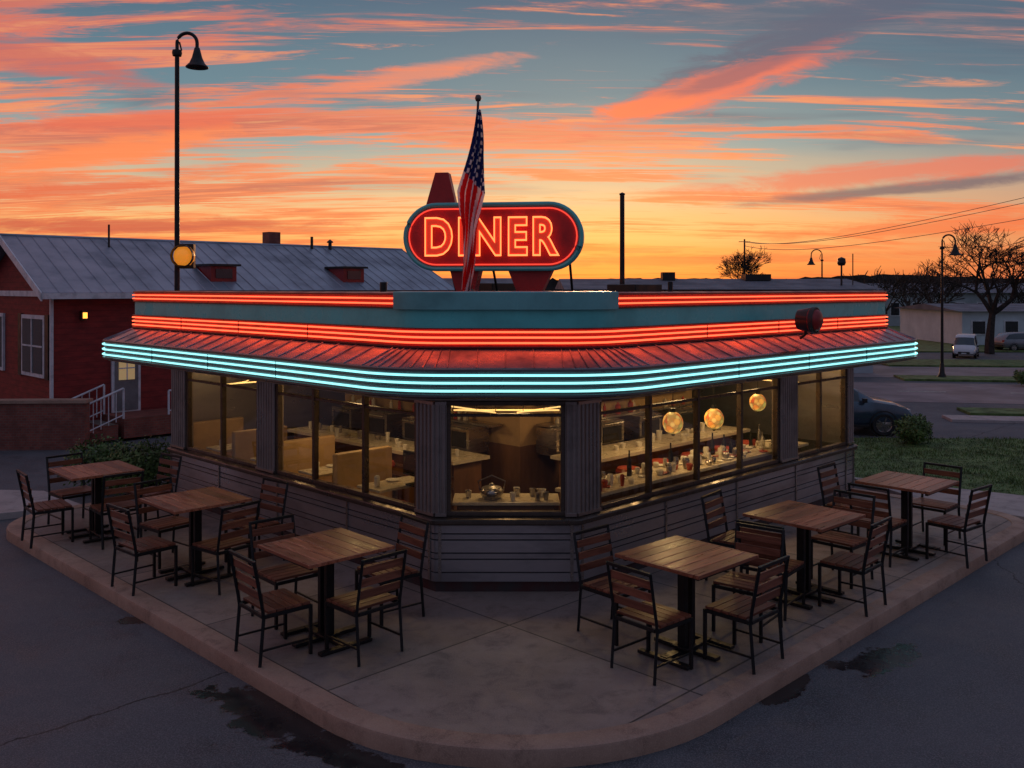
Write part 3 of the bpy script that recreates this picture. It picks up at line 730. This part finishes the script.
# ================================================================ RED HOUSE
hs=empty('red_house',(-9.4,19.0,-.12),math.radians(45))
Wd=4.7;Ln=10.6;ev=3.1;rd=4.22
g=MB()
g.raw([(0,0,0),(Ln,0,0),(Ln,Wd,0),(0,Wd,0),(0,0,ev),(Ln,0,ev),(Ln,Wd,ev),(0,Wd,ev),(0,Wd/2,rd-.05),(Ln,Wd/2,rd-.05)],[(0,1,5,4),(1,2,6,9,5),(2,3,7,6),(3,0,4,8,7)])
g.obj('walls',M_siding,hs)
g=MB(); o_=.3; th=.07; sl=(rd-ev)/(Wd/2)
for sgn in (0,1):
    f=(lambda y:y) if sgn==0 else (lambda y:Wd-y)
    a=[(-o_,f(-o_),ev-sl*o_),(Ln+o_,f(-o_),ev-sl*o_),(Ln+o_,f(Wd/2),rd),(-o_,f(Wd/2),rd)]
    g.raw(a+[(x,y,z+th) for x,y,z in a],[(0,1,2,3),(4,5,6,7),(0,1,5,4),(2,3,7,6),(0,3,7,4),(1,2,6,5)],0)
    n=int(Ln/.3)
    for i in range(n+1):
        x=-o_+.02+(Ln+2*o_-.04)*i/n; g.tube([(x,f(-o_),ev-sl*o_+th+.006),(x,f(Wd/2-.02),rd+th+.001)],.011,4,0)
g.cyl((-o_,Wd/2,rd+th),(Ln+o_,Wd/2,rd+th),.035,.035,8)
g.obj('metal_roof',M_metalroof,hs)
g=MB()
for sgn in (0,1):
    f=(lambda y:y) if sgn==0 else (lambda y:Wd-y)
    a=(-o_-.02,f(-o_-.02),ev-sl*o_-.10);b_=(-o_-.02,f(Wd/2),rd-.09)
    g.raw([a,b_,(b_[0],b_[1],b_[2]+.17),(a[0],a[1],a[2]+.17),(a[0]+.03,a[1],a[2]),(b_[0]+.03,b_[1],b_[2]),(b_[0]+.03,b_[1],b_[2]+.17),(a[0]+.03,a[1],a[2]+.17)],[(0,1,2,3),(4,5,6,7),(0,1,5,4),(2,3,7,6),(0,3,7,4)])
g.box((Ln/2,-o_-.04,ev-sl*o_-.0),(Ln+.6,.05,.12)); g.box((-.02,Wd/2,ev-.1),(.04,Wd,.12))
g.box((-.012,-.012,1.5),(.06,.06,2.9))
g.obj('white_trim',M_white,hs)
g=MB()
g.box((-.03,1.0,1.9),(.05,1.4,1.3),0); g.box((-.05,1.0,1.9),(.03,1.22,1.14),1)
g.box((-.07,1.0,1.9),(.02,.05,1.14),0); g.box((-.068,1.0,1.9),(.02,1.22,.035),0)
for yy in (.17,1.83): g.box((-.035,yy,1.9),(.04,.2,1.34),2)
g.box((-.03,3.6,1.9),(.05,1.3,1.3),0); g.box((-.05,3.6,1.9),(.03,1.14,1.14),1)
g.obj('house_window',[M_white,M_darkglass,M_dark],hs)
g=MB()
g.box((1.5,-.03,1.12),(.62,.05,1.32),0); g.box((1.5,-.05,1.10),(.50,.04,1.22),1); g.box((1.5,-.075,1.40),(.34,.02,.50),2)
g.box((1.5,-.088,1.40),(.34,.012,.025),0); g.box((1.5,-.088,1.40),(.025,.012,.50),0)
g.obj('door',[M_white,pbr('door_paint',(.16,.16,.17),.5),emis('lit_pane',(.8,.55,.25),.22)],hs)
g=MB(); g.box((2.3,-.6,.26),(2.6,1.1,.40),0)
for i in range(3): g.box((.75-.3*i,-.6,.20-.11*i+.0),(.30,1.0,.30-.0),0)
g.obj('porch_deck',M_brick,hs)
g=MB()
def rail(p0,p1,n=8,h=.55):
    p0=Vector(p0);p1=Vector(p1); g.tube([p0+Vector((0,0,h)),p1+Vector((0,0,h))],.022,6); g.tube([p0+Vector((0,0,.08)),p1+Vector((0,0,.08))],.014,6)
    for i in range(n+1):
        p=p0.lerp(p1,i/n); g.cyl(p,p+Vector((0,0,h)),.022 if i in(0,n) else .010,None,6)
rail((1.0,-1.12,.46),(-.05,-1.12,.06),7,.62); rail((1.0,-.12,.46),(-.05,-.12,.06),7,.62); rail((1.95,-1.12,.46),(3.55,-1.12,.46),13,.5)
g.obj('porch_railing',M_white,hs)
g=MB(); g.box((.6,-.08,2.55),(.12,.12,.2),0); g.box((.6,-.16,2.55),(.08,.03,.12),1); g.obj('wall_lamp',[M_dark,M_amber],hs)
g=MB(); g.box((6.6,Wd/2+.3,4.3),(.35,.35,.7),0); g.obj('chimney',M_brick,hs)
g=MB()
for x in (3.9,7.6): 
    g.box((x,.55,3.45),(.65,.7,.36),0); g.box((x,.19,3.46),(.42,.02,.22),2); g.box((x,.55,3.66),(.8,.86,.05),1)
g.obj('roof_dormers',[M_redd,M_dark,M_darkglass],hs)
g=MB(); g.cyl((1.9,1.9,3.8),(1.9,1.9,4.6),.025,.025,8); g.cyl((7.6,2.2,4.1),(7.6,2.2,4.55),.04,.04,8); g.cyl((8.2,2.2,4.1),(8.2,2.2,4.4),.05,.05,8); g.lathe([(0,.1),(.09,.03),(.09,0),(0,0)],(8.2,2.2,4.4),10); g.obj('roof_pipes',M_dark,hs)
g=MB(); g.box((-9.55,18.0,.33),(2.6,.25,.9),0,rz=.05); g.box((-9.55,18.0,.81),(2.7,.33,.06),1,rz=.05); g.obj('brick_wall',[M_brick,M_kerb])
# ================================================================ BACKGROUND BUILDINGS
def shed(name,x0,x1,y0,y1,z,ro,wm,rm,cols=6):
    e=empty(name); g=MB(); g.box(((x0+x1)/2,(y0+y1)/2,(z-.12)/2),(x1-x0,y1-y0,z+.12),0); g.obj('walls',wm,e)
    g=MB(); ym=(y0+y1)/2
    a=[(x0-.3,y0-.3,z),(x1+.3,y0-.3,z),(x1+.3,y1+.3,z),(x0-.3,y1+.3,z),(x0-.3,ym,z+ro),(x1+.3,ym,z+ro)]
    g.raw(a,[(0,1,5,4),(2,3,4,5),(0,4,3),(1,2,5),(0,3,2,1)]); g.obj('roof',rm,e)
    g=MB(); 
    for i in range(cols):
        x=x0+(x1-x0)*(i+.5)/cols; g.box((x,y0-.02,z*.5),((x1-x0)/cols*.45,.06,z*.45),0); g.box((x,y0-.04,z*.5),((x1-x0)/cols*.38,.05,z*.38),1)
    g.obj('windows',[M_white,M_darkglass],e); return e
M_wall2=pbr('pale_siding',(.36,.40,.43),.7,0,.12,1)
M_roof2=pbr('grey_roofing',(.13,.14,.17),.7,.1,.2,1)
shed('warehouse',2.2,13.2,34,41,2.95,.42,M_wall2,M_roof2,9)
shed('white_building',24.2,33,50,58,1.75,.35,pbr('white_cladding',(.55,.62,.66),.6,0,.1,1),M_roof2,5)
shed('warehouse',30,44,75,85,2.6,.8,M_wall2,M_roof2,8)
shed('warehouse',-6,1.2,44,50,3.0,.5,M_wall2,M_roof2,5)
g=MB(); g.box((6.2,37,3.45),(.5,.5,.35)); g.cyl((12.4,35,3),(12.4,35,4.15),.04,.03,8); g.lathe([(0,.22),(.14,.16),(.16,0),(.12,-.1),(0,-.12)],(12.4,35,3.95),14); g.cyl((12.9,35.2,3),(12.9,35.2,4.3),.02,.02,6); g.box((9.7,37,3.42),(1.0,.8,.25)); g.obj('rooftop_equipment',M_dark)
# ================================================================ TREES
def tree(g,base,H,lv=6,r=.12,spread=.55,seed=0,lean=0,thr=.004):
    rnd=random.Random(seed)
    def br(p,dr,l,r,k):
        n=3 if k>=lv-1 else 2; pts=[p]; d_=dr.copy()
        for i in range(n):
            d_=(d_+Vector((rnd.gauss(0,.10),rnd.gauss(0,.10),rnd.gauss(.03,.06)))).normalized() if k<lv else (d_+Vector((rnd.gauss(0,.03),0,0))).normalized(); pts.append(pts[-1]+d_*l/n)
        g.tube(pts,r,5 if k>2 else 3,0,None,False,r*.62)
        if k==0: return
        m=rnd.choice((2,3,3)) if 1<k<lv else (4 if k==lv else 3)
        for i in range(m):
            t=rnd.uniform(.55,1) if (i and k<lv) else 1
            b=pts[-1]
            if t<1: 
                f=t*n; ii=min(n-1,int(f)); b=pts[ii].lerp(pts[ii+1],f-ii)
            if k==lv:
                aa=i*6.283/m+rnd.uniform(-.4,.4); ax=Vector((math.cos(aa),math.sin(aa),rnd.uniform(-.1,.3)))
            else: ax=Vector((rnd.gauss(0,1),rnd.gauss(0,1),rnd.gauss(0,.35))).normalized()
            nd=(d_+ax*spread*rnd.uniform(.8,1.5)+Vector((0,0,.05))).normalized()
            br(b,nd,l*rnd.uniform(.64,.88),max(thr,r*.6*rnd.uniform(.8,1.05)),k-1)
    br(Vector(base),Vector((lean,0,1)).normalized(),H*.24,r,lv)
g=MB(); tree(g,(0,0,0),7.9,7,.24,.75,8,0,.012); g.obj('bare_tree',M_bark,recalc=False,loc=(22.6,44,-.1))
g=MB(); tree(g,(0,0,0),8.2,7,.16,.6,11,0,.016); g.obj('bare_tree',M_bark,recalc=False,loc=(20.2,80,-.1))
g=MB()
rnd=random.Random(3)
for i in range(75):
    a=rnd.uniform(.34,.62); dd=rnd.uniform(65,125); tree(g,(math.sin(a)*dd,math.cos(a)*dd,-.2),rnd.uniform(4.2,7.4),4,.10,.7,100+i,0,.028)
for i in range(26):
    a=rnd.uniform(-.1,.3); dd=rnd.uniform(110,140); tree(g,(math.sin(a)*dd,math.cos(a)*dd,-.2),rnd.uniform(3.6,5.3),4,.10,.7,200+i,0,.028)
g.obj('distant_trees',M_bark,recalc=False)
def shrub(name,loc,rx,ry,rz,n,seed,leaf=.035):
    rnd=random.Random(seed); g=MB()
    for i in range(14):
        t=rnd.uniform(0,6.28); g.cyl((0,0,0),(rx*.6*math.cos(t),ry*.6*math.sin(t),rz*rnd.uniform(.5,.95)),.012,.005,5,1)
    for i in range(n):
        v=Vector((rnd.gauss(0,1),rnd.gauss(0,1),rnd.gauss(0,1))).normalized(); q=rnd.random()**.4
        b=1+.35*mnoise.noise(v*2.1+Vector((seed,0,0)))
        c=Vector((v.x*rx*q*b,v.y*ry*q*b,rz*.5+v.z*rz*.5*q*b)); c.z=max(.02,c.z)
        a=Vector((rnd.gauss(0,1),rnd.gauss(0,1),rnd.gauss(0,1))).normalized()*leaf*rnd.uniform(.6,1.3); bb=a.cross(v).normalized()*leaf*.45
        g.raw([c-a,c+bb,c+a,c-bb],[(0,1,2,3)],0)
    return g.obj(name,[M_leaf,M_bark],recalc=False,loc=loc)
shrub('shrub',(-5.45,13.8,-.1),.66,.5,.86,4200,1); shrub('shrub',(-6.3,14.3,-.1),.62,.45,.78,3600,2); shrub('shrub',(-4.95,14.7,-.1),.5,.45,.85,2500,4)
shrub('shrub',(7.85,18.2,-.06),.36,.34,.58,3000,3); shrub('shrub',(16.5,29.5,-.06),.6,.4,.5,1500,6,.06)
# ================================================================ VEHICLES
M_tyre=pbr('tyre',(.015,.015,.015),.8); M_hl=pbr('headlight',(.6,.62,.65),.15); M_tl=pbr('tail_light',(.35,.02,.02),.2)
def car(name,loc,rz,sc,paint,van=False):
    e=empty(name,loc,rz); e.scale=(sc,sc,sc)
    if not van: st=[(-2.22,.55,.72,.74,.60),(-2.15,.38,.92,.95,.66),(-2.0,.3,.98,1.12,.66),(-1.6,.26,1.0,1.44,.60),(-.9,.25,1.0,1.52,.62),(-.1,.25,.99,1.53,.63),(.45,.25,.98,1.46,.61),(.75,.25,.97,1.28,.62),(1.2,.25,.95,1.0,.70),(1.75,.28,.88,.92,.70),(2.08,.34,.76,.80,.66),(2.22,.42,.6,.62,.55)]
    else: st=[(-2.3,.5,1.0,1.6,.66),(-2.25,.35,1.1,1.85,.70),(-1.6,.3,1.12,1.95,.72),(0,.3,1.12,1.97,.72),(.9,.3,1.1,1.9,.70),(1.2,.3,1.08,1.75,.68),(1.7,.3,1.02,1.12,.72),(2.1,.34,.9,.95,.7),(2.28,.42,.65,.7,.6)]
    g=MB(); vs=[];fs=[];mis=[]
    for x,zb,be,tp,wt in st:
        hw=.90 if abs(x)<2.05 else .80
        half=[(0,zb),(hw*.86,zb),(hw,zb+.14),(hw+.02,(zb+be)/2+.05),(hw-.03,be),(wt+.04,tp-.06 if tp-be>.12 else tp-.015),(wt-.06,tp),(0,tp+.02)]
        loop=half+[(-y,z) for y,z in half[-2:0:-1]]
        for y,z in loop: vs.append((x,y,z))
    m=14
    for i in range(len(st)-1):
        for j in range(m):
            fs.append((i*m+j,i*m+(j+1)%m,(i+1)*m+(j+1)%m,(i+1)*m+j))
            gh=(st[i][3]-st[i][2]>.1) and (st[i+1][3]-st[i+1][2]>.1)
            win=j in (4,9) and gh
            sh=(not van and i==7 or van and i==5) and j in (5,6,7,8)
            mis.append(1 if (win or sh) else 0)
    fs.append(tuple(range(m)));mis.append(0); fs.append(tuple(range((len(st)-1)*m,len(st)*m)));mis.append(0)
    g.v=vs;g.f=fs;g.mi=mis; g.obj('body',[paint,M_darkglass],e,smooth=True)
    g=MB()
    for x in (-1.38,1.40):
        for s_ in (-1,1):
            T=Matrix.Translation((x,s_*.80,.33))@Matrix.Rotation(math.radians(90)*(-s_),4,'X')
            g.lathe([(0,-.1),(.31,-.1),(.335,-.06),(.335,.09),(.30,.12),(.22,.115)],(0,0,0),22,0,T); g.lathe([(.22,.115),(.2,.09),(.08,.10),(.0,.12)],(0,0,0),22,1,T)
            for q in range(5): g.box((.11*math.cos(q*1.257),.11*math.sin(q*1.257),.115),(.2,.035,.02),1,T,q*1.257)
            g.lathe([(.40,.126),(.37,.128),(.37,.05)],(0,0,.0),22,2,T)
    g.obj('wheels',[M_tyre,M_steel,M_dark],e,smooth=True)
    g=MB(); xf=st[-1][0]
    for s_ in (-1,1):
        g.box((xf-.12,s_*.62,.70),(.14,.28,.11),0); g.box((st[0][0]+.06,s_*.66,.86),(.1,.24,.13),1); g.box((.85,s_*.98,1.02),(.12,.16,.12),2)
        g.box((-.1,s_*.925,.80),(.16,.02,.03),2); g.box((.0,s_*.905,.28),(2.0,.05,.08),2)
    g.box((xf-.02,0,.5),(.06,.9,.16),2); g.box((xf+.01,0,.44),(.03,.4,.1),0); g.box((st[0][0]-.01,0,.5),(.08,1.3,.12),2)
    g.obj('lights_and_trim',[M_hl,M_tl,M_dark],e,bevel=.015)
    return e
car('parked_car',(6.85,20.3,-.115),math.radians(-6),.74,pbr('blue_black_paint',(.045,.075,.11),.22,.3,.1,2,coat=.8))
car('parked_van',(20.5,42.0,-.115),math.radians(-120),.52,pbr('white_car_paint',(.6,.62,.66),.3,.0,.05,2,coat=.5),True)
car('parked_car',(25.3,46.2,-.115),math.radians(10),.6,pbr('grey_paint',(.2,.2,.22),.3,.3,.1,2,coat=.5))
# ================================================================ CAMERA
cd=bpy.data.cameras.new('camera'); cd.lens=930/1024*36; cd.sensor_width=36; cd.shift_y=-96/1024; cd.clip_end=3000; cd.clip_start=.1
co=bpy.data.objects.new('camera',cd); S.collection.objects.link(co); co.location=(0,0,3.0); co.rotation_euler=(math.radians(90),0,0)
S.camera=co
